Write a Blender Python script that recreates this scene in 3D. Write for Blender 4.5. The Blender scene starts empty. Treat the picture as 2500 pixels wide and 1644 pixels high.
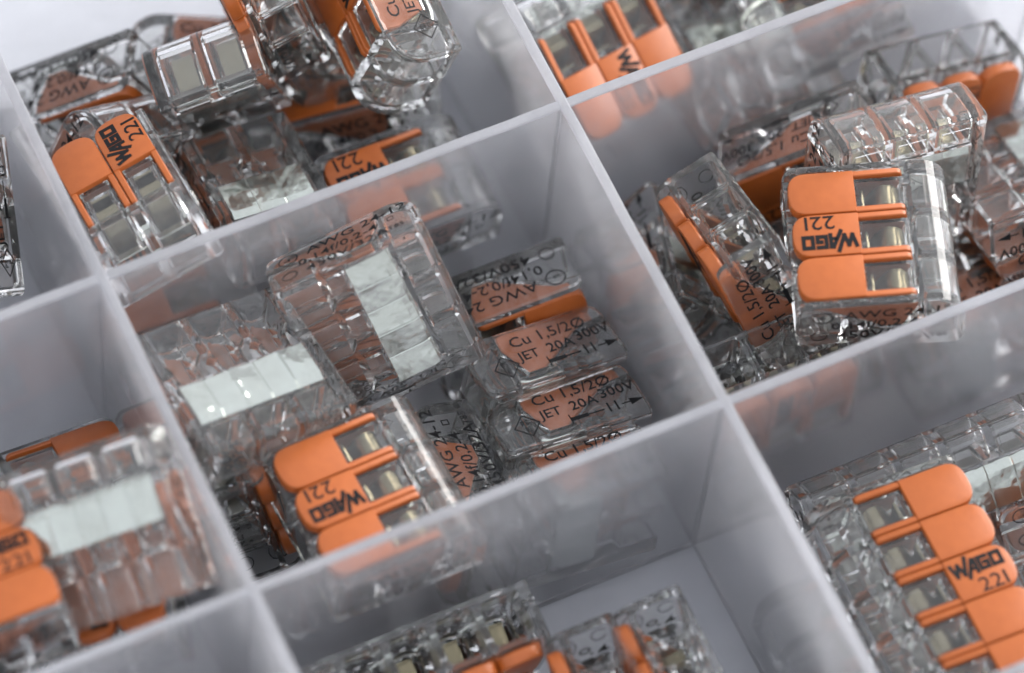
import bpy, bmesh, math, random
from mathutils import Vector, Matrix, Quaternion

S = 0.001                      # modelled in millimetres, placed in metres
PITCH, EDGE, DEPTH, HIGH = 5.55, 1.05, 18.6, 8.3
CELL_W, CELL_L, BOX_H = 56.5, 41.3656, 34.9156
scene = bpy.context.scene
link = scene.collection.objects.link

# ------------------------------------------------------------------ materials
def new_mat(name):
    m = bpy.data.materials.new(name); m.use_nodes = True
    nt = m.node_tree; nt.nodes.clear()
    return m, nt, nt.nodes, nt.links

def principled(nodes, **kw):
    b = nodes.new('ShaderNodeBsdfPrincipled')
    for k, v in kw.items():
        b.inputs[k.replace('_', ' ')].default_value = v
    return b

def noise(nodes, links, scale, detail=3.0, rough=.5):
    tc = nodes.new('ShaderNodeTexCoord'); n = nodes.new('ShaderNodeTexNoise')
    n.inputs['Scale'].default_value = scale; n.inputs['Detail'].default_value = detail
    n.inputs['Roughness'].default_value = rough
    links.new(tc.outputs['Object'], n.inputs['Vector'])
    return n

def clear_plastic():
    m, nt, N, L = new_mat('clear_polycarbonate')
    out = N.new('ShaderNodeOutputMaterial')
    b = principled(N, Base_Color=(.988, .99, .982, 1), Roughness=.03, IOR=1.37, Transmission_Weight=1.0)
    n = noise(N, L, 260, 2); bp = N.new('ShaderNodeBump')
    bp.inputs['Strength'].default_value = .05; bp.inputs['Distance'].default_value = .0002
    L.new(n.outputs['Fac'], bp.inputs['Height']); L.new(bp.outputs['Normal'], b.inputs['Normal'])
    # a little haze: moulded plastic scatters some of the light
    d = N.new('ShaderNodeBsdfDiffuse'); d.inputs['Color'].default_value = (.86, .87, .85, 1)
    t = N.new('ShaderNodeBsdfTranslucent'); t.inputs['Color'].default_value = (.86, .87, .85, 1)
    dt = N.new('ShaderNodeMixShader'); dt.inputs[0].default_value = .5
    L.new(d.outputs[0], dt.inputs[1]); L.new(t.outputs[0], dt.inputs[2])
    mx = N.new('ShaderNodeMixShader')
    n2 = noise(N, L, 700, 4, .6); r2 = N.new('ShaderNodeMapRange')
    r2.inputs['From Min'].default_value = .35; r2.inputs['From Max'].default_value = .75
    r2.inputs['To Min'].default_value = .022; r2.inputs['To Max'].default_value = .07
    L.new(n2.outputs['Fac'], r2.inputs['Value']); L.new(r2.outputs[0], mx.inputs[0])
    L.new(b.outputs[0], mx.inputs[1]); L.new(dt.outputs[0], mx.inputs[2])
    L.new(mx.outputs[0], out.inputs['Surface'])
    return m

def orange_plastic():
    m, nt, N, L = new_mat('orange_lever_plastic')
    out = N.new('ShaderNodeOutputMaterial')
    b = principled(N, Roughness=.42, IOR=1.5, Subsurface_Weight=0.0)
    n = noise(N, L, 900, 4); r = N.new('ShaderNodeMapRange')
    r.inputs['From Min'].default_value = .3; r.inputs['From Max'].default_value = .7
    mix = N.new('ShaderNodeMix'); mix.data_type = 'RGBA'
    mix.inputs['A'].default_value = (.375, .088, .013, 1); mix.inputs['B'].default_value = (.41, .10, .016, 1)
    L.new(n.outputs['Fac'], r.inputs['Value']); L.new(r.outputs[0], mix.inputs['Factor'])
    L.new(mix.outputs['Result'], b.inputs['Base Color'])
    n2 = noise(N, L, 5200, 2); bp = N.new('ShaderNodeBump')
    bp.inputs['Strength'].default_value = .12; bp.inputs['Distance'].default_value = .00008
    L.new(n2.outputs['Fac'], bp.inputs['Height']); L.new(bp.outputs['Normal'], b.inputs['Normal'])
    L.new(b.outputs[0], out.inputs['Surface'])
    return m

def metal(name, col, rough, sc=1500, bump=.3):
    m, nt, N, L = new_mat(name)
    out = N.new('ShaderNodeOutputMaterial')
    b = principled(N, Base_Color=(*col, 1), Metallic=1.0, Roughness=rough)
    n = noise(N, L, sc, 3); bp = N.new('ShaderNodeBump')
    bp.inputs['Strength'].default_value = bump; bp.inputs['Distance'].default_value = .0001 if bump < .9 else .0009
    L.new(n.outputs['Fac'], bp.inputs['Height']); L.new(bp.outputs['Normal'], b.inputs['Normal'])
    L.new(b.outputs[0], out.inputs['Surface'])
    return m

def ink():
    m, nt, N, L = new_mat('black_print_ink')
    out = N.new('ShaderNodeOutputMaterial')
    b = principled(N, Base_Color=(.008, .008, .009, 1), Roughness=.6, Specular_IOR_Level=.2)
    L.new(b.outputs[0], out.inputs['Surface'])
    return m

def frosted(FROST, name):
    """Milky translucent polypropylene of the box: part of the light passes blurred, part is scattered."""
    m, nt, N, L = new_mat(name)
    out = N.new('ShaderNodeOutputMaterial')
    g = principled(N, Base_Color=(.985, .985, .995, 1), Roughness=.1, IOR=1.42, Transmission_Weight=1.0)
    n = noise(N, L, 60, 4); r = N.new('ShaderNodeMapRange')
    r.inputs['To Min'].default_value = .08; r.inputs['To Max'].default_value = .14
    L.new(n.outputs['Fac'], r.inputs['Value']); L.new(r.outputs[0], g.inputs['Roughness'])
    d = N.new('ShaderNodeBsdfDiffuse'); d.inputs['Color'].default_value = (.86, .865, .905, 1)
    t = N.new('ShaderNodeBsdfTranslucent'); t.inputs['Color'].default_value = (.86, .865, .905, 1)
    dt = N.new('ShaderNodeMixShader'); dt.inputs[0].default_value = .5
    L.new(d.outputs[0], dt.inputs[1]); L.new(t.outputs[0], dt.inputs[2])
    mx = N.new('ShaderNodeMixShader'); n3 = noise(N, L, 110, 5, .65); r3 = N.new('ShaderNodeMapRange')
    r3.inputs['From Min'].default_value = .3; r3.inputs['From Max'].default_value = .7
    r3.inputs['To Min'].default_value = FROST-.05; r3.inputs['To Max'].default_value = FROST+.06
    L.new(n3.outputs['Fac'], r3.inputs['Value']); L.new(r3.outputs[0], mx.inputs[0])
    L.new(g.outputs[0], mx.inputs[1]); L.new(dt.outputs[0], mx.inputs[2])
    L.new(mx.outputs[0], out.inputs['Surface'])
    return m

def table_mat():
    m, nt, N, L = new_mat('white_tabletop')
    out = N.new('ShaderNodeOutputMaterial')
    b = principled(N, Base_Color=(.74, .76, .82, 1), Roughness=.55)
    n = noise(N, L, 25, 5); mix = N.new('ShaderNodeMix'); mix.data_type = 'RGBA'
    mix.inputs['A'].default_value = (.57, .585, .62, 1); mix.inputs['B'].default_value = (.61, .625, .66, 1)
    L.new(n.outputs['Fac'], mix.inputs['Factor']); L.new(mix.outputs['Result'], b.inputs['Base Color'])
    L.new(b.outputs[0], out.inputs['Surface'])
    return m

M_CLEAR, M_ORANGE, M_INK = clear_plastic(), orange_plastic(), ink()
M_TIN = metal('tinned_copper', (.50, .53, .495), .15, 170, 1.0)
M_STEEL = metal('spring_steel', (.17, .15, .10), .22, 1200, .25)
M_FROST, M_RIM, M_TABLE = frosted(.14, 'milky_polypropylene'), frosted(.33, 'milky_rim_painted_scatter'), table_mat()  # rim: same plastic, light scattered along the wall depth painted in as extra milkiness

# ------------------------------------------------------------------ mesh helpers (millimetres)
def link_mesh(name, bm, mat, parent=None, flat=False, angle=32):
    me = bpy.data.meshes.new(name)
    bm.transform(Matrix.Scale(S, 4)); bm.normal_update(); bm.to_mesh(me); bm.free()
    return link_data(name, me, mat, parent, flat, angle)

def link_data(name, me, mat, parent=None, flat=False, angle=32):
    me.materials.clear(); me.materials.append(mat)
    if not flat:
        me.shade_smooth(); me.set_sharp_from_angle(angle=math.radians(angle))
    o = bpy.data.objects.new(name, me); link(o); o.parent = parent
    return o

def loft(bm, rings, close=True):
    vs = [[bm.verts.new(p) for p in r] for r in rings]
    for a, b in zip(vs, vs[1:]):
        for i in range(len(a)):
            j = (i + 1) % len(a)
            bm.faces.new((a[i], a[j], b[j], b[i]))
    if close:
        bm.faces.new(list(reversed(vs[0]))); bm.faces.new(vs[-1])
    return vs

def prism_x(bm, poly, x0, x1, ch=0.0):
    """polygon in (y, z) extruded along x, with chamfered ends"""
    cy = sum(p[0] for p in poly)/len(poly); cz = sum(p[1] for p in poly)/len(poly)
    ins = inset(poly, ch) if ch else poly
    rings = []
    if ch: rings.append([(x0, y, z) for y, z in ins])
    rings.append([(x0+ch, y, z) for y, z in poly]); rings.append([(x1-ch, y, z) for y, z in poly])
    if ch: rings.append([(x1, y, z) for y, z in ins])
    loft(bm, rings)

def prism_z(bm, poly, z0, z1, ch=0.0):
    ins = inset(poly, ch) if ch else poly
    rings = []
    if ch: rings.append([(x, y, z0) for x, y in ins])
    rings.append([(x, y, z0+ch) for x, y in poly]); rings.append([(x, y, z1-ch) for x, y in poly])
    if ch:
        rings.append([(x, y, z1-ch*.3) for x, y in inset(poly, ch*.3)])
        rings.append([(x, y, z1) for x, y in ins])
    loft(bm, rings)

def inset(poly, d):
    n = len(poly); area = sum(poly[i][0]*poly[(i+1) % n][1]-poly[(i+1) % n][0]*poly[i][1] for i in range(n))
    s = 1 if area > 0 else -1; out = []
    for i in range(n):
        p, q, r = Vector(poly[i-1]), Vector(poly[i]), Vector(poly[(i+1) % n])
        e1, e2 = (q-p).normalized(), (r-q).normalized()
        n1, n2 = Vector((-e1.y, e1.x))*s, Vector((-e2.y, e2.x))*s
        b = n1+n2; k = d/max(.3, b.dot(n1)) if b.length > 1e-6 else 0
        out.append(tuple(q+b*k))
    return out

def rrect(x0, x1, y0, y1, r, seg=3):
    out = []
    for cx, cy, a in ((x1-r, y1-r, 0), (x0+r, y1-r, 90), (x0+r, y0+r, 180), (x1-r, y0+r, 270)):
        for k in range(seg+1):
            t = math.radians(a+90*k/seg); out.append((cx+r*math.cos(t), cy+r*math.sin(t)))
    return out

def poles(n): return [EDGE+PITCH*(i+.5) for i in range(n)]

# ------------------------------------------------------------------ the wire connector
def make_housing(n):
    W = 2*EDGE+PITCH*n
    prof = [(.35, 0), (18.0, 0), (18.45, .18), (18.6, .6), (18.6, 4.7)]
    prof += [(15.0+3.6*math.cos(a), 4.7+3.6*math.sin(a)) for a in [math.radians(t) for t in range(8, 91, 8)]]
    prof += [(1.3, 8.3), (.75, 8.1), (.35, 7.6), (.1, 6.6), (0, 5.5), (0, .35)]
    bm = bmesh.new(); prism_x(bm, prof, 0, W, .22)
    me = bpy.data.meshes.new('housing_raw'); bmesh.ops.recalc_face_normals(bm, faces=bm.faces)
    bm.to_mesh(me); bm.free()
    ob = bpy.data.objects.new('housing_raw', me); link(ob)
    cutters = []
    def cutter(fn):
        b = bmesh.new(); fn(b); bmesh.ops.recalc_face_normals(b, faces=b.faces)
        m = bpy.data.meshes.new('c'); b.to_mesh(m); b.free()
        c = bpy.data.objects.new('c', m); link(c); cutters.append(c)
        md = ob.modifiers.new('b', 'BOOLEAN'); md.operation = 'DIFFERENCE'; md.object = c; md.solver = 'EXACT'
    # bay of the levers
    cutter(lambda b: prism_z(b, [(.93, -2), (W-.93, -2), (W-.93, 7.97), (.93, 7.97)], 6.62, 11))
    cutter(lambda b: prism_z(b, [(1.3, 7.9), (W-1.3, 7.9), (W-1.3, 13.5), (1.3, 13.5)], 7.88, 11))
    # slots of the lever arms
    def slots(b):
        for k in range(n+1):
            x = EDGE+PITCH*k
            x0, x1 = (x-.97 if k else x-.12), (x+.97 if k < n else x+.12)
            prism_x(b, [(1.2, 10), (13.6, 10), (13.85, 6.0), (12.3, 2.06), (9.8, 2.06), (3.0, 6.3), (1.2, 6.5)], x0, x1)
    cutter(slots)
    # wire funnels, open to the front
    def fun(b):
        for x in poles(n):
            rings = []
            for y, hx, z0, z1, r in ((-1.0, 2.42, .68, 6.0, .7), (.5, 2.4, .7, 5.98, .7), (5.0, 2.3, .8, 5.9, .7), (5.9, 1.7, 1.5, 5.2, 1.2), (8.1, 1.6, 1.75, 5.0, 1.2)):
                rings.append([(x+a, y, c) for a, c in rrect(-hx, hx, z0, z1, r)])
            loft(b, rings)
    cutter(fun)
    # cavities under the windows, open to the top
    def cav(b):
        for x in poles(n):
            rings = []
            for z, hx, y0, y1 in ((1.55, 1.55, 7.95, 13.35), (7.25, 1.62, 8.2, 13.25)):
                rings.append([(x+a, c, z) for a, c in rrect(-hx, hx, y0, y1, .25, 2)])
            loft(b, rings)
    cutter(cav)
    # closed pockets of the rear hood
    def hood(b):
        for x in poles(n):
            pr = [(14.35, 1.1), (17.3, 1.1), (17.75, 1.6), (17.75, 4.8)]
            pr += [(15.0+2.75*math.cos(a), 4.75+2.55*math.sin(a)) for a in [math.radians(t) for t in (15, 30, 45, 60, 75, 90)]]
            pr += [(14.35, 7.3)]
            prism_x(b, pr, x-2.3, x+2.3, .3)
    cutter(hood)
    # slot of the busbar
    cutter(lambda b: prism_x(b, [(8.2, .92), (13.9, .92), (13.9, 1.9), (8.2, 1.9)], 1.35, W-1.35))
    # shallow recesses and ribs of the underside
    def rec(b):
        for x in poles(n):
            prism_x(b, [(14.6, -1), (17.2, -1), (17.1, .3), (14.7, .3)], x-1.9, x+1.9)
    cutter(rec)
    # notches between the poles at the front edge
    def notch(b):
        for k in range(1, n):
            x = EDGE+PITCH*k
            prism_x(b, [(-1, .9), (.7, 1.2), (.7, 5.9), (-1, 5.9)], x-.16, x+.16)
    if n > 1: cutter(notch)
    dg = bpy.context.evaluated_depsgraph_get(); dg.update()
    res = bpy.data.meshes.new_from_object(ob.evaluated_get(dg))
    for c in cutters + [ob]: bpy.data.objects.remove(c)
    res.transform(Matrix.Scale(S, 4)); res.name = 'housing'
    return res

def make_busbar(n):
    rnd = random.Random(5+n); W = 2*EDGE+PITCH*n; bm = bmesh.new()
    F = {2: 3, 3: 5, 5: 8}[n]
    xs = [1.6+(W-3.2)*k/F for k in range(F+1)]
    rings = []
    for k, x in enumerate(xs):
        d = rnd.uniform(-.26, .26)
        for dx, e in ((-.12, 0), (.0, .07), (.12, 0)) if 0 < k < F else ((0, 0),):
            z = 1.02+d*.6+e
            rings.append([(x+dx, 8.35, z), (x+dx, 12.6, z), (x+dx, 13.7, z+.45), (x+dx, 13.55, z+.72), (x+dx, 12.5, z+.3), (x+dx, 8.35, z+.3)])
    loft(bm, rings); bmesh.ops.recalc_face_normals(bm, faces=bm.faces)
    return bm

def make_clamp(x):
    bm = bmesh.new()
    path = [(8.6, 2.15), (12.0, 2.15), (12.7, 2.6), (12.95, 3.4), (13.0, 5.2), (12.75, 6.1), (12.1, 6.75), (11.3, 6.9), (10.6, 6.5), (10.0, 5.6), (9.2, 3.9), (8.55, 2.75)]
    t = .28; up, dn = [], []
    for i, p in enumerate(path):
        a = Vector(path[max(0, i-1)]); c = Vector(path[min(len(path)-1, i+1)])
        d = (c-a).normalized(); nrm = Vector((-d.y, d.x)); p = Vector(p)
        up.append(tuple(p+nrm*t/2)); dn.append(tuple(p-nrm*t/2))
    prism_x(bm, up+list(reversed(dn)), x-1.25, x+1.25)
    # contact tongue with a bent lip
    prism_x(bm, [(8.35, 2.4), (8.6, 2.35), (9.0, 6.4), (8.75, 6.5)], x-1.1, x+1.1)
    bmesh.ops.recalc_face_normals(bm, faces=bm.faces)
    return bm

def make_lever(x):
    bm = bmesh.new(); h = PITCH/2-.07
    tip = [(x+h, 7.95), (x-h, 7.95)]
    for k in range(0, 13):
        a = math.pi*k/12
        c, s = math.cos(a), math.sin(a)
        q = 2/2.7                              # squarish round tip
        tip.append((x-h*math.copysign(abs(c)**q, c), .35+2.35*(1-abs(s)**q)))
    prism_z(bm, tip, 6.95, 8.55, .24)
    prof = [(1.7, 7.4), (2.1, 8.25), (12.9, 8.42), (13.35, 8.15), (13.55, 7.5), (13.6, 6.1), (12.1, 2.25), (10.0, 2.25), (3.3, 6.55), (1.8, 6.75)]
    for sgn in (-1, 1):
        a, b = x+sgn*(h-.72), x+sgn*h
        prism_x(bm, prof, min(a, b), max(a, b), .12)
    # cross-piece under the plate
    prism_x(bm, [(7.2, 6.2), (7.9, 6.2), (7.9, 7.2), (7.2, 7.2)], x-h+.5, x+h-.5)
    bmesh.ops.recalc_face_normals(bm, faces=bm.faces)
    return bm

def stroke(bm, pts, w, z=0.0, th=.03, closed=False):
    n = len(pts); seg = n if closed else n-1
    for i in range(seg):
        a, b = Vector(pts[i]), Vector(pts[(i+1) % n]); d = (b-a).normalized()
        a2, b2 = a-d*w*.46, b+d*w*.46; m = Vector((-d.y, d.x))*w/2
        dz = .001*i
        prism_z(bm, [tuple(a2-m), tuple(b2-m), tuple(b2+m), tuple(a2+m)], z-th, z+th+dz)

_fonts = {}
def text_bm(bm, txt, size, x, y, weight=0.0, sx=1.0):
    """adds flat lettering, baseline start at (x, y)"""
    cu = bpy.data.curves.new('t', 'FONT'); cu.body = txt; cu.size = size; cu.offset = weight
    cu.extrude = .02; cu.resolution_u = 2
    ob = bpy.data.objects.new('t', cu); link(ob)
    dg = bpy.context.evaluated_depsgraph_get(); dg.update()
    me = bpy.data.meshes.new_from_object(ob.evaluated_get(dg))
    me.transform(Matrix.Translation((x, y, 0)) @ Matrix.Diagonal((sx, 1, 1, 1)))
    bm.from_mesh(me); bpy.data.objects.remove(ob); bpy.data.curves.remove(cu); bpy.data.meshes.remove(me)

def place(bm, origin, right, up):
    r, u = Vector(right), Vector(up); f = r.cross(u)
    bm.transform(Matrix(((r.x, u.x, f.x, origin[0]), (r.y, u.y, f.y, origin[1]), (r.z, u.z, f.z, origin[2]), (0, 0, 0, 1))))

def make_logo(x):
    """lettering of the lever: heavy WAGO with the joined slash, 221 below; reads towards the tip"""
    bm = bmesh.new(); w = .42
    stroke(bm, [(.05, 1.3), (.42, .12), (.86, 1.2), (1.28, .12), (1.95, 1.75)], w)
    stroke(bm, [(1.62, -.35), (2.5, 1.3), (2.75, 1.3), (2.75, .0)], w)
    stroke(bm, [(2.2, .42), (2.75, .42)], w*.8)
    stroke(bm, [(4.15, 1.3), (3.25, 1.3), (3.25, .15), (4.15, .15), (4.15, .72), (3.75, .72)], w)
    stroke(bm, [(4.68, 1.3), (5.65, 1.3), (5.65, .15), (4.68, .15)], w, closed=True)
    bm.transform(Matrix.Diagonal((1.06, 1.2, 1, 1)))
    text_bm(bm, '22', 2.5, 2.2, -2.5, .015, 1.15)
    text_bm(bm, '1', 2.5, 4.78, -2.5, .015, 1.15)
    place(bm, (x+.1, 7.5, 8.565), (0, -1, 0), (1, 0, 0))
    return bm

def make_rating_print():
    """side at x = 0"""
    bm = bmesh.new()
    text_bm(bm, 'Cu 1,5/2\u00d8', 2.1, 1.8, 5.2, .012, 1.12)
    text_bm(bm, 'JET', 1.8, 1.9, 3.1, .012, 1.1); text_bm(bm, '20A', 1.9, 5.7, 3.1, .025, 1.1)
    text_bm(bm, '300V', 2.0, 9.6, 3.5, .02, 1.08)
    text_bm(bm, '11', 2.0, 9.4, 1.3, .02)
    stroke(bm, [(5.2, 1.9), (7.0, 1.9)], .5); stroke(bm, [(7.0, 1.9), (9.2, 1.9)], .16)
    stroke(bm, [(5.0, 1.2), (5.0, 2.6)], .14)
    stroke(bm, [(11.6, 1.9), (13.2, 1.9)], .16)
    prism_z(bm, [(12.6, 1.4), (14.3, 1.9), (12.6, 2.4)], -.03, .03)
    stroke(bm, [(-1.7, 2.9), (-.1, 4.5), (1.5, 2.9), (-.1, 1.3)], .13, closed=True)
    text_bm(bm, 'PS', 1.0, -.75, 3.0, .004); text_bm(bm, 'E', 1.0, -.35, 2.0, .004)
    place(bm, (-.012, 14.6, .35), (0, -1, 0), (0, 0, 1))
    return bm

def make_gauge_print(W):
    """side at x = W"""
    bm = bmesh.new()
    text_bm(bm, 'AWG 24-12', 2.2, 4.6, 5.4, .012, 1.12)
    text_bm(bm, '0,14f/0,2-4', 2.1, 3.2, 3.3, .012, 1.1)
    stroke(bm, [(14.4, 3.9), (15.1, 3.9), (15.1, 4.7), (14.4, 4.7)], .12, closed=True)
    text_bm(bm, '450V/32A', 2.2, 3.9, 1.1, .016, 1.15)
    text_bm(bm, 'T85', 1.3, 14.0, 1.4, .008)
    ring = [(2.3+1.15*math.cos(t), 6.0+1.15*math.sin(t)) for t in [math.radians(k*24) for k in range(15)]]
    stroke(bm, ring, .12, closed=True); text_bm(bm, 'us', .95, 1.75, 5.7, .005)
    ring = [(1.9+.9*math.cos(t), 2.0+.9*math.sin(t)) for t in [math.radians(k*30) for k in range(12)]]
    stroke(bm, ring, .12, closed=True)
    place(bm, (W+.012, .6, .1), (0, 1, 0), (0, 0, 1))
    return bm

def make_connector(n):
    W = 2*EDGE+PITCH*n
    root = bpy.data.objects.new('wire_connector', None); root.empty_display_size = .005; link(root)
    pivot = Matrix.Translation((-W/2*S, -9.3*S, -4.15*S))
    kids = []
    def keep(o): kids.append(o); return o
    h = keep(link_data('housing', make_housing(n), M_CLEAR, root, angle=13))
    keep(link_mesh('busbar', make_busbar(n), M_TIN, root, flat=True))
    keep(link_mesh('rating_print', make_rating_print(), M_INK, root, flat=True))
    keep(link_mesh('gauge_print', make_gauge_print(W), M_INK, root, flat=True))
    lead = 2 if n == 5 else (1 if n == 3 else 0)
    for i, x in enumerate(poles(n)):
        keep(link_mesh('spring_clamp', make_clamp(x), M_STEEL, root, angle=40))
        lv = keep(link_mesh('lever', make_lever(x), M_ORANGE, root, angle=35))
        if i == lead:
            lo = link_mesh('lettering', make_logo(x), M_INK, lv, flat=True)
            lo.data.transform(pivot)
    for k in kids: k.data.transform(pivot)
    return root

def copy_connector(src):
    r = src.copy(); link(r)
    for ch in src.children:
        c = ch.copy(); link(c); c.parent = r
        for g in ch.children:
            d = g.copy(); link(d); d.parent = c
    return r
POSES = [
    ('M1', 3, [19.12, -30.98, -14.29], [0.7189, -0.0239, -0.0094, -0.6947]),
    ('M2', 3, [28.95, -10.14, -12.0], [0.212, -0.6042, -0.6631, -0.3876]),
    ('M3', 3, [10.87, -13.7, -11.7], [0.0601, 0.9939, 0.0408, -0.0833]),
    ('M5', 2, [45.84, -10.99, -26.38], [-0.5641, -0.3826, 0.4537, -0.5742]),
    ('M6', 2, [45.19, -20.05, -25.78], [-0.3914, 0.5012, -0.5756, -0.5141]),
    ('M7', 2, [44.76, -27.94, -26.14], [-0.4084, 0.5132, -0.5839, -0.4785]),
    ('M8', 2, [42.92, -35.1, -25.96], [0.3974, -0.5119, 0.5906, 0.4809]),
    ('M9', 2, [30.48, -29.83, -25.26], [-0.7922, 0.1057, 0.5986, -0.0545]),
    ('M4', 3, [8.06, -17.02, -23.32], [-0.7688, 0.0115, -0.6282, 0.1186]),
    ('R1', 3, [81.78, -28.8, -5.13], [-0.564, -0.0083, 0.0468, 0.8244]),
    ('R2', 3, [90.75, -18.01, -10.21], [0.0208, -0.0561, -0.7988, -0.5986]),
    ('R3', 3, [103.71, -7.06, -22.87], [0.0727, 0.0822, -0.6096, 0.7851]),
    ('R4', 3, [108.39, -22.56, -18.49], [0.1529, 0.7111, 0.6712, -0.1432]),
    ('R6', 3, [87.34, -10.7, -21.06], [-0.588, -0.6129, -0.1392, 0.5091]),
    ('R7', 2, [66.96, -14.06, -25.1], [-0.0765, -0.9139, 0.1806, 0.3554]),
    ('R7b', 3, [70.45, -20.8, -13.61], [0.2952, -0.6593, -0.4468, 0.5278]),
    ('R8', 2, [80.16, -23.32, -26.82], [0.0898, -0.9091, 0.177, 0.3661]),
    ('R9', 3, [68.0, -33.6, -20.32], [0.0, 0.0, -0.7071, 0.7071]),
    ('TR1', 3, [68.37, 14.39, -17.54], [0.9616, 0.2377, 0.1012, 0.0925]),
    ('TR2', 3, [87.03, 10.48, -26.52], [-0.1756, -0.0053, 0.9828, -0.0565]),
    ('TR3', 3, [95.82, 11.65, -16.23], [0.7423, -0.1648, -0.0373, 0.6484]),
    ('T1', 2, [7.95, 11.21, -7.41], [0.0138, 0.1087, -0.1499, -0.9826]),
    ('T2', 2, [24.62, 25.29, -11.93], [0.1401, -0.0596, 0.6001, 0.7853]),
    ('T3', 2, [12.77, 33.52, -23.67], [-0.4816, -0.1628, 0.6562, -0.5576]),
    ('T11', 2, [10.4, 23.29, -20.36], [-0.2097, 0.1048, 0.7159, 0.6576]),
    ('T4', 3, [31.7, 32.12, -4.09], [0.6208, -0.0765, -0.7768, 0.0732]),
    ('T5', 2, [39.52, 30.56, -15.43], [0.0361, -0.5816, -0.0351, 0.8119]),
    ('T6', 2, [43.9, 21.42, -5.49], [0.0372, -0.6067, -0.0386, 0.7931]),
    ('T7', 3, [43.14, 25.53, -25.44], [-0.5532, 0.0041, 0.2173, 0.8042]),
    ('T8', 2, [41.01, 7.37, -21.97], [-0.7115, 0.0113, -0.0149, 0.7025]),
    ('T9', 2, [24.11, 10.8, -17.74], [0.1163, 0.9925, -0.0124, -0.0369]),
    ('T10', 2, [23.1, 19.08, -28.56], [-0.6781, 0.0778, 0.1016, 0.7237]),
    ('T12', 2, [11.56, 8.11, -25.95], [0.6821, -0.0113, -0.0505, -0.7295]),
    ('L1', 3, [-26.9, -25.83, -8.66], [-0.7141, 0.0803, -0.0542, -0.6934]),
    ('L2', 3, [-10.8, -26.21, -6.34], [-0.2081, -0.0709, -0.963, -0.1559]),
    ('L3', 2, [-10.33, -10.35, -27.13], [-0.6944, 0.2213, -0.2096, -0.6519]),
    ('L4', 3, [-12.48, -25.89, -18.6], [0.985, -0.0395, -0.1015, -0.1339]),
    ('L7', 2, [-10.41, 21.39, -15.51], [0.1895, -0.282, -0.2043, 0.9181]),
    ('B1', 5, [16.1, -48.3, -24.82], [0.0, 0.0, -0.7746, 0.6325]),
    ('B2', 3, [33.98, -65.18, -20.68], [-0.4044, 0.6149, 0.4402, -0.5143]),
    ('B3', 3, [42.14, -65.53, -19.53], [-0.4083, 0.6067, 0.4657, -0.4984]),
    ('BR1', 5, [71.44, -67.29, -14.89], [0.7155, -0.0008, 0.0264, 0.6981]),
    ('BR2', 5, [79.4, -53.94, -23.86], [-0.057, -0.0013, -0.9304, -0.362]),
    ('BR4', 3, [93.55, -68.3, -21.18], [0.225, -0.5827, -0.6137, -0.483]),
    ('BR5', 5, [66.84, -69.79, -28.39], [0.7155, -0.0008, 0.0264, 0.6981]),
    ('below', 2, [20.16, -22.05, -26.11], [0.7065, 0.0282, 0.6851, -0.1751]),
    ('below', 2, [103.45, -24.13, -29.32], [-0.0574, -0.7565, -0.6497, 0.0493]),
    ('below', 2, [95.93, -33.26, -27.42], [-0.4554, 0.5409, -0.5461, -0.4492]),
    ('below', 2, [105.74, 28.13, -27.91], [-0.5599, -0.4319, -0.5452, 0.4503]),
    ('below', 2, [73.93, 24.92, -28.58], [-0.0897, -0.7882, 0.6049, -0.0688]),
    ('below', 2, [88.98, 28.11, -25.07], [0.6681, 0.6474, -0.2634, -0.2553]),
    ('below', 2, [105.93, 18.45, -29.42], [-0.6357, 0.0161, -0.0196, -0.7715]),
    ('below', 2, [27.28, 33.36, -25.84], [-0.5876, 0.3934, -0.6258, -0.3292]),
    ('below', 2, [-30.98, -20.9, -28.02], [0.6925, 0.1428, 0.6912, -0.1491]),
    ('below', 2, [-14.14, -22.96, -29.67], [-0.7019, 0.0429, 0.0434, 0.7097]),
    ('below', 2, [-38.97, -15.65, -24.04], [0.3834, 0.32, -0.6651, -0.5551]),
    ('below', 2, [-19.43, 29.78, -28.23], [-0.0415, 0.3947, -0.9128, -0.096]),
    ('below', 2, [105.97, -58.62, -27.04], [-0.5039, 0.496, -0.3927, -0.588]),
    ('below', 2, [109.97, -75.18, -23.56], [-0.0017, -0.0022, 0.6046, 0.7965]),
]

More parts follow.
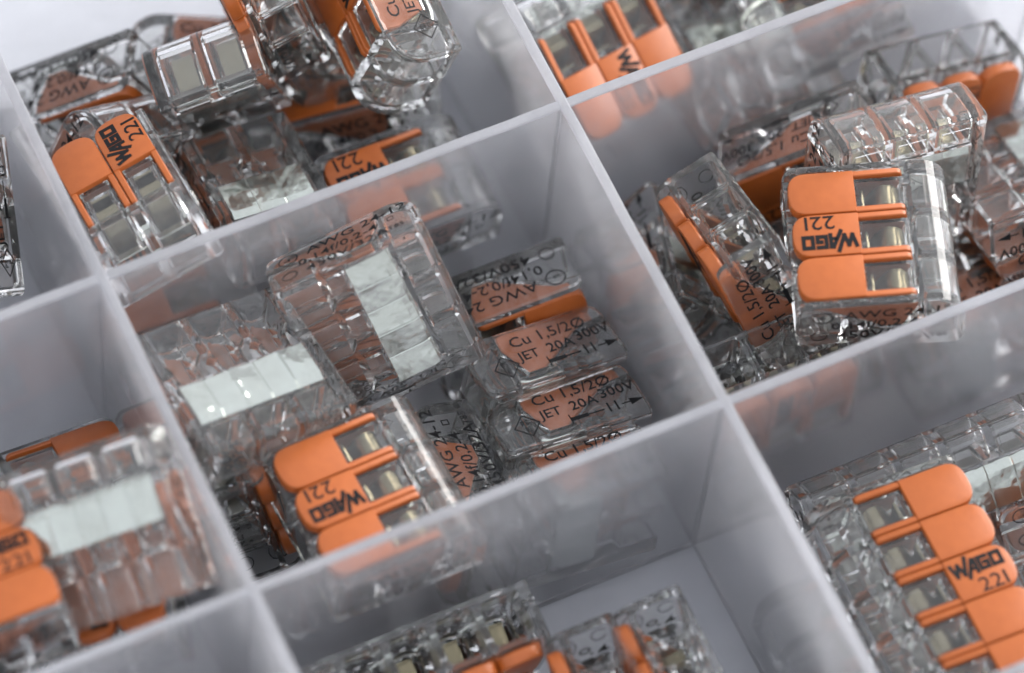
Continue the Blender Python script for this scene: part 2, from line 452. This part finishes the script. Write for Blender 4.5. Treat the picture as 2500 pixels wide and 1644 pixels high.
LABELS = {
 'M1': 'connector with three large orange levers facing up at the front left of the central compartment',
 'M2': 'upside down connector in the central compartment whose broad metal strip catches the light',
 'M3': 'upside down connector against the left divider of the central compartment, pale strip across it',
 'M5': 'sideways connector at the back right of the central compartment, wire gauge print upside down',
 'M6': 'upper of the two sideways connectors showing 20A print in the central compartment',
 'M7': 'lower of the two sideways connectors showing 20A print in the central compartment',
 'M8': 'connector showing only its orange lever edge between the 20A prints and the front divider',
 'M9': 'small sideways connector with print running upwards, right of the levers in the central compartment',
 'M4': 'dark clear connector standing in the front left corner of the central compartment',
 'R1': 'connector with three sharp orange levers and a shining rear hood, top of the right compartment',
 'R2': 'clear connector standing on end above the one with the shining hood, underside towards the front',
 'R3': 'connector at the far right by the box end, orange lever tips below its empty cells',
 'R4': 'upside down connector with U-shaped recesses at the right border beside the shining hood',
 'R6': 'sideways connector with upside down 300V print and a dark orange lever, right compartment',
 'R7': 'connector on its side against the middle long divider, black arrow and diamond print facing up',
 'R7b': 'tilted connector with one long thin orange lever line, left in the right compartment',
 'R8': 'sideways connector with print running upwards, just left of the three sharp orange levers',
 'R9': 'connector at the front edge of the right compartment showing a row of three empty cells',
 'TR1': 'three-lever connector with lever tips pointing down, darker orange, in the top right compartment',
 'TR2': 'upside down connector with grey metal strip right of the dark orange levers, top right compartment',
 'TR3': 'connector on its side seen as a pink blur through the divider at the top right',
 'T1': 'two-lever connector with a printed lever at the left end of the top middle compartment',
 'T2': 'two-pole connector standing with two square wire holes facing the viewer, top middle compartment',
 'T3': 'connector on its side with blurred print at the top left corner against the divider',
 'T11': 'clear connector standing behind the two sharp orange levers, top middle compartment',
 'T4': 'standing connector with a thin orange lever line at the top edge of the photo',
 'T5': 'left of two tall blurred connectors on their sides with brown print, at the top edge',
 'T6': 'right of two tall blurred connectors on their sides with brown print, at the top edge',
 'T7': 'sideways connector with a long orange lever edge behind the printed lever near the divider',
 'T8': 'two-lever connector cut by the rim of the back cross divider, blurred orange behind it',
 'T9': 'upside down connector with pale strip at the front edge of the top middle compartment',
 'T10': 'connector with mostly hidden printed lever between the two sharp levers and the upside down one',
 'T12': 'connector seen only blurred through the back divider of the central compartment at its left end',
 'L1': 'three-lever connector at the left border, lever tips pointing right, middle lever printed',
 'L2': 'upside down connector with a wide pale strip in the left compartment',
 'L3': 'connector with a dark orange lever tilted behind the upside down one in the left compartment',
 'L7': 'connector on its side cut by the left border in the upper left compartment',
 'B1': 'clear connector with a row of five cells at the lower edge of the photo',
 'B2': 'shorter of the two standing connectors with an orange lever line at the bottom middle',
 'B3': 'taller of the two standing connectors with an orange lever line at the bottom middle',
 'BR1': 'five-lever connector with large printed levers pointing right in the lower right corner',
 'BR2': 'five-pole connector with five milky oval openings behind the large levers at lower right',
 'BR4': 'connector on its side at the right border beside the large printed lever, lower right', 'L4': 'connector with three orange lever lips facing the front divider, left compartment',
 'BR5': 'clear five-pole connector behind the milky long divider, underneath the large printed levers',
}

WORLD, EXPOSURE = 1.5, 0.12
FOCUS, APERTURE = (84.0, -28.0, -8.0), 17.0
LIGHTS = (('window_light', (1.17, .22, .47), (.06, -.03, -.03), .95, .6, 30, (1.0, .97, .94)),)

protos, used = {}, set()
def cell_name(p):
    col = 'left' if p[0] < 0 else ('middle' if p[0] < CELL_W else 'right')
    row = 'top' if p[1] > 0 else ('central' if p[1] > -CELL_L else 'bottom')
    return row + ' ' + col + ' compartment'
for key, n, pos, q in POSES:
    if n not in protos: protos[n] = make_connector(n)
    o = protos[n] if n not in used else copy_connector(protos[n])
    used.add(n)
    o.location = Vector(pos)*S
    o.rotation_mode = 'QUATERNION'; o.rotation_quaternion = Quaternion(q)
    o['label'] = LABELS[key] if key != 'below' else 'clear connector buried under the others in the ' + cell_name(pos)
    o['category'] = 'wire connector'
    o['group'] = {2: 'two-lever wire connectors', 3: 'three-lever wire connectors', 5: 'five-lever wire connectors'}[n] if key != 'below' else 'connectors buried in the ' + cell_name(pos)

# ------------------------------------------------------------------ the compartment box
box = bpy.data.objects.new('organizer_box', None); link(box)
box['label'] = 'milky translucent plastic box divided into compartments, holding all the connectors'
box['category'] = 'storage box'
XR, YT, XL, YB = 120.0, 44.0, -60.0, -2*CELL_L-20
def slab(x0, x1, y0, y1, z0, z1, r=.2, draft=0.0):
    """upright wall: rounded top rim, a little thicker at the foot"""
    bm = bmesh.new()
    alongx = (x1-x0) > (y1-y0)
    a0, a1 = (y0, y1) if alongx else (x0, x1)
    m, hw = (a0+a1)/2, (a1-a0)/2
    prof = [(m-hw-draft, z0), (m+hw+draft, z0)]
    for t in range(0, 91, 30): prof.append((m+hw-r+r*math.cos(math.radians(t)), z1-r+r*math.sin(math.radians(t))))
    for t in range(90, 181, 30): prof.append((m-hw+r+r*math.cos(math.radians(t)), z1-r+r*math.sin(math.radians(t))))
    e0, e1 = (x0, x1) if alongx else (y0, y1)
    nseg = max(1, int((e1-e0)/6)); rings = []
    rnd = random.Random(int(abs(x0*7+y0*13)))
    for k in range(nseg+1):
        e = e0+(e1-e0)*k/nseg; dz = rnd.uniform(-.04, .04); da = rnd.uniform(-.05, .05)
        rings.append([((e, a+(da if z > z0 else 0), z+(dz if z > z0 else 0)) if alongx else (a+(da if z > z0 else 0), e, z+(dz if z > z0 else 0))) for a, z in prof])
    loft(bm, rings); bmesh.ops.recalc_face_normals(bm, faces=bm.faces)
    return bm
def wall(name, bm, top):
    o = link_mesh(name, bm, M_FROST, box, angle=14); me = o.data
    me.materials.append(M_RIM)
    for p in me.polygons:
        if p.center.z > (top-.42)*S: p.material_index = 1
T = .62
zf = -BOX_H
for x in (0.0, CELL_W):
    wall('long_divider', slab(x-T, x+T, YB+2.2, YT-.2, zf-.3, 0, .3, .18), 0)
for y in (0.0, -CELL_L, -2*CELL_L):
    for xa, xb in ((XL+1.2, -T+.25), (T-.25, CELL_W-T+.25), (CELL_W+T-.25, XR-.2)):
        wall('cross_divider', slab(xa, xb, y-T, y+T, zf-.34, -.1, .3, .18), -.1)
bm = bmesh.new(); prism_z(bm, [(XL-1, YB-1), (XR+1.4, YB-1), (XR+1.4, YT+1.4), (XL-1, YT+1.4)], zf-1.5, zf, .3)
bmesh.ops.recalc_face_normals(bm, faces=bm.faces)
link_mesh('base', bm, M_FROST, box, flat=True)
for args in ((XL, XR+1.4, YT, YT+1.4), (XR, XR+1.4, YB, YT-.3), (XL, XR-.3, YB, YB+1.4), (XL, XL+1.4, YB+1.8, YT-.3)):
    link_mesh('outer_wall', slab(*args, zf-.38, 1.2, .4, .1), M_FROST, box, angle=14)
bm = bmesh.new()
bm.free()

# ------------------------------------------------------------------ tabletop
bm = bmesh.new()
prism_z(bm, [(-1500, -1200), (1700, -1200), (1700, 1700), (-1500, 1700)], zf-26, zf-1.52, 2)
bmesh.ops.recalc_face_normals(bm, faces=bm.faces)
tb = link_mesh('tabletop', bm, M_TABLE, None, flat=True); tb['kind'] = 'structure'

# ------------------------------------------------------------------ light
w = bpy.data.worlds.new('World'); scene.world = w; w.use_nodes = True
N, Lk = w.node_tree.nodes, w.node_tree.links
bg = N['Background']
tc = N.new('ShaderNodeTexCoord'); sep = N.new('ShaderNodeSeparateXYZ'); cr = N.new('ShaderNodeValToRGB')
mr = N.new('ShaderNodeMapRange'); mr.inputs['From Min'].default_value = -1; mr.inputs['From Max'].default_value = 1
Lk.new(tc.outputs['Generated'], sep.inputs[0]); Lk.new(sep.outputs['Z'], mr.inputs['Value'])
Lk.new(mr.outputs[0], cr.inputs[0]); Lk.new(cr.outputs[0], bg.inputs['Color'])
cr.color_ramp.elements[0].color = (.52, .52, .53, 1); cr.color_ramp.elements[0].position = .4
cr.color_ramp.elements[1].color = (.80, .83, .90, 1); cr.color_ramp.elements[1].position = .95
bg.inputs['Strength'].default_value = WORLD

def area(name, loc, target, sx, sy, power, col):
    l = bpy.data.lights.new(name, 'AREA'); l.shape = 'RECTANGLE'; l.size = sx; l.size_y = sy; l.energy = power; l.color = col
    o = bpy.data.objects.new(name, l); link(o); o.location = loc
    o.rotation_euler = (Vector(target)-Vector(loc)).to_track_quat('-Z', 'Y').to_euler()
    return o
for a in LIGHTS: area(*a)

# ------------------------------------------------------------------ camera
R = ((0.9038815807161531, -0.42409490965339414, 0.05604993887728962), (-0.3511509718063554, -0.8103977657358528, -0.468986626983958), (0.24431758643519833, 0.4042263832265497, -0.8814249531650791))
cam = bpy.data.cameras.new('camera'); co = bpy.data.objects.new('camera', cam); link(co)
rt, dn, fw = (Vector(r) for r in R)
m = Matrix((rt, -dn, -fw)).transposed().to_4x4()
m.translation = Vector((-85.1067, -229.2147, 445.5641))*S
co.matrix_world = m
cam.sensor_width = 36; cam.sensor_fit = 'HORIZONTAL'; cam.lens = 11200/2500*36
cam.clip_start = .05; cam.clip_end = 20
cam.dof.use_dof = True
fp = Vector(FOCUS)*S
cam.dof.focus_distance = (fp-m.translation).dot(fw)
cam.dof.aperture_fstop = cam.lens/1000/(APERTURE*S)
cam.dof.aperture_blades = 7
scene.camera = co

cy = scene.cycles
cy.max_bounces = 22; cy.transmission_bounces = 20; cy.glossy_bounces = 8; cy.diffuse_bounces = 5; cy.transparent_max_bounces = 12
cy.caustics_refractive = True; cy.caustics_reflective = True; cy.blur_glossy = .6
cy.sample_clamp_indirect = 6.0; cy.use_denoising = True
try:
    cy.denoiser = 'OPENIMAGEDENOISE'; cy.denoising_input_passes = 'RGB_ALBEDO_NORMAL'
except Exception: pass
vs = scene.view_settings
vs.view_transform = 'Standard'; vs.look = 'None'; vs.gamma = 1; vs.exposure = EXPOSURE; vs.use_curve_mapping = False
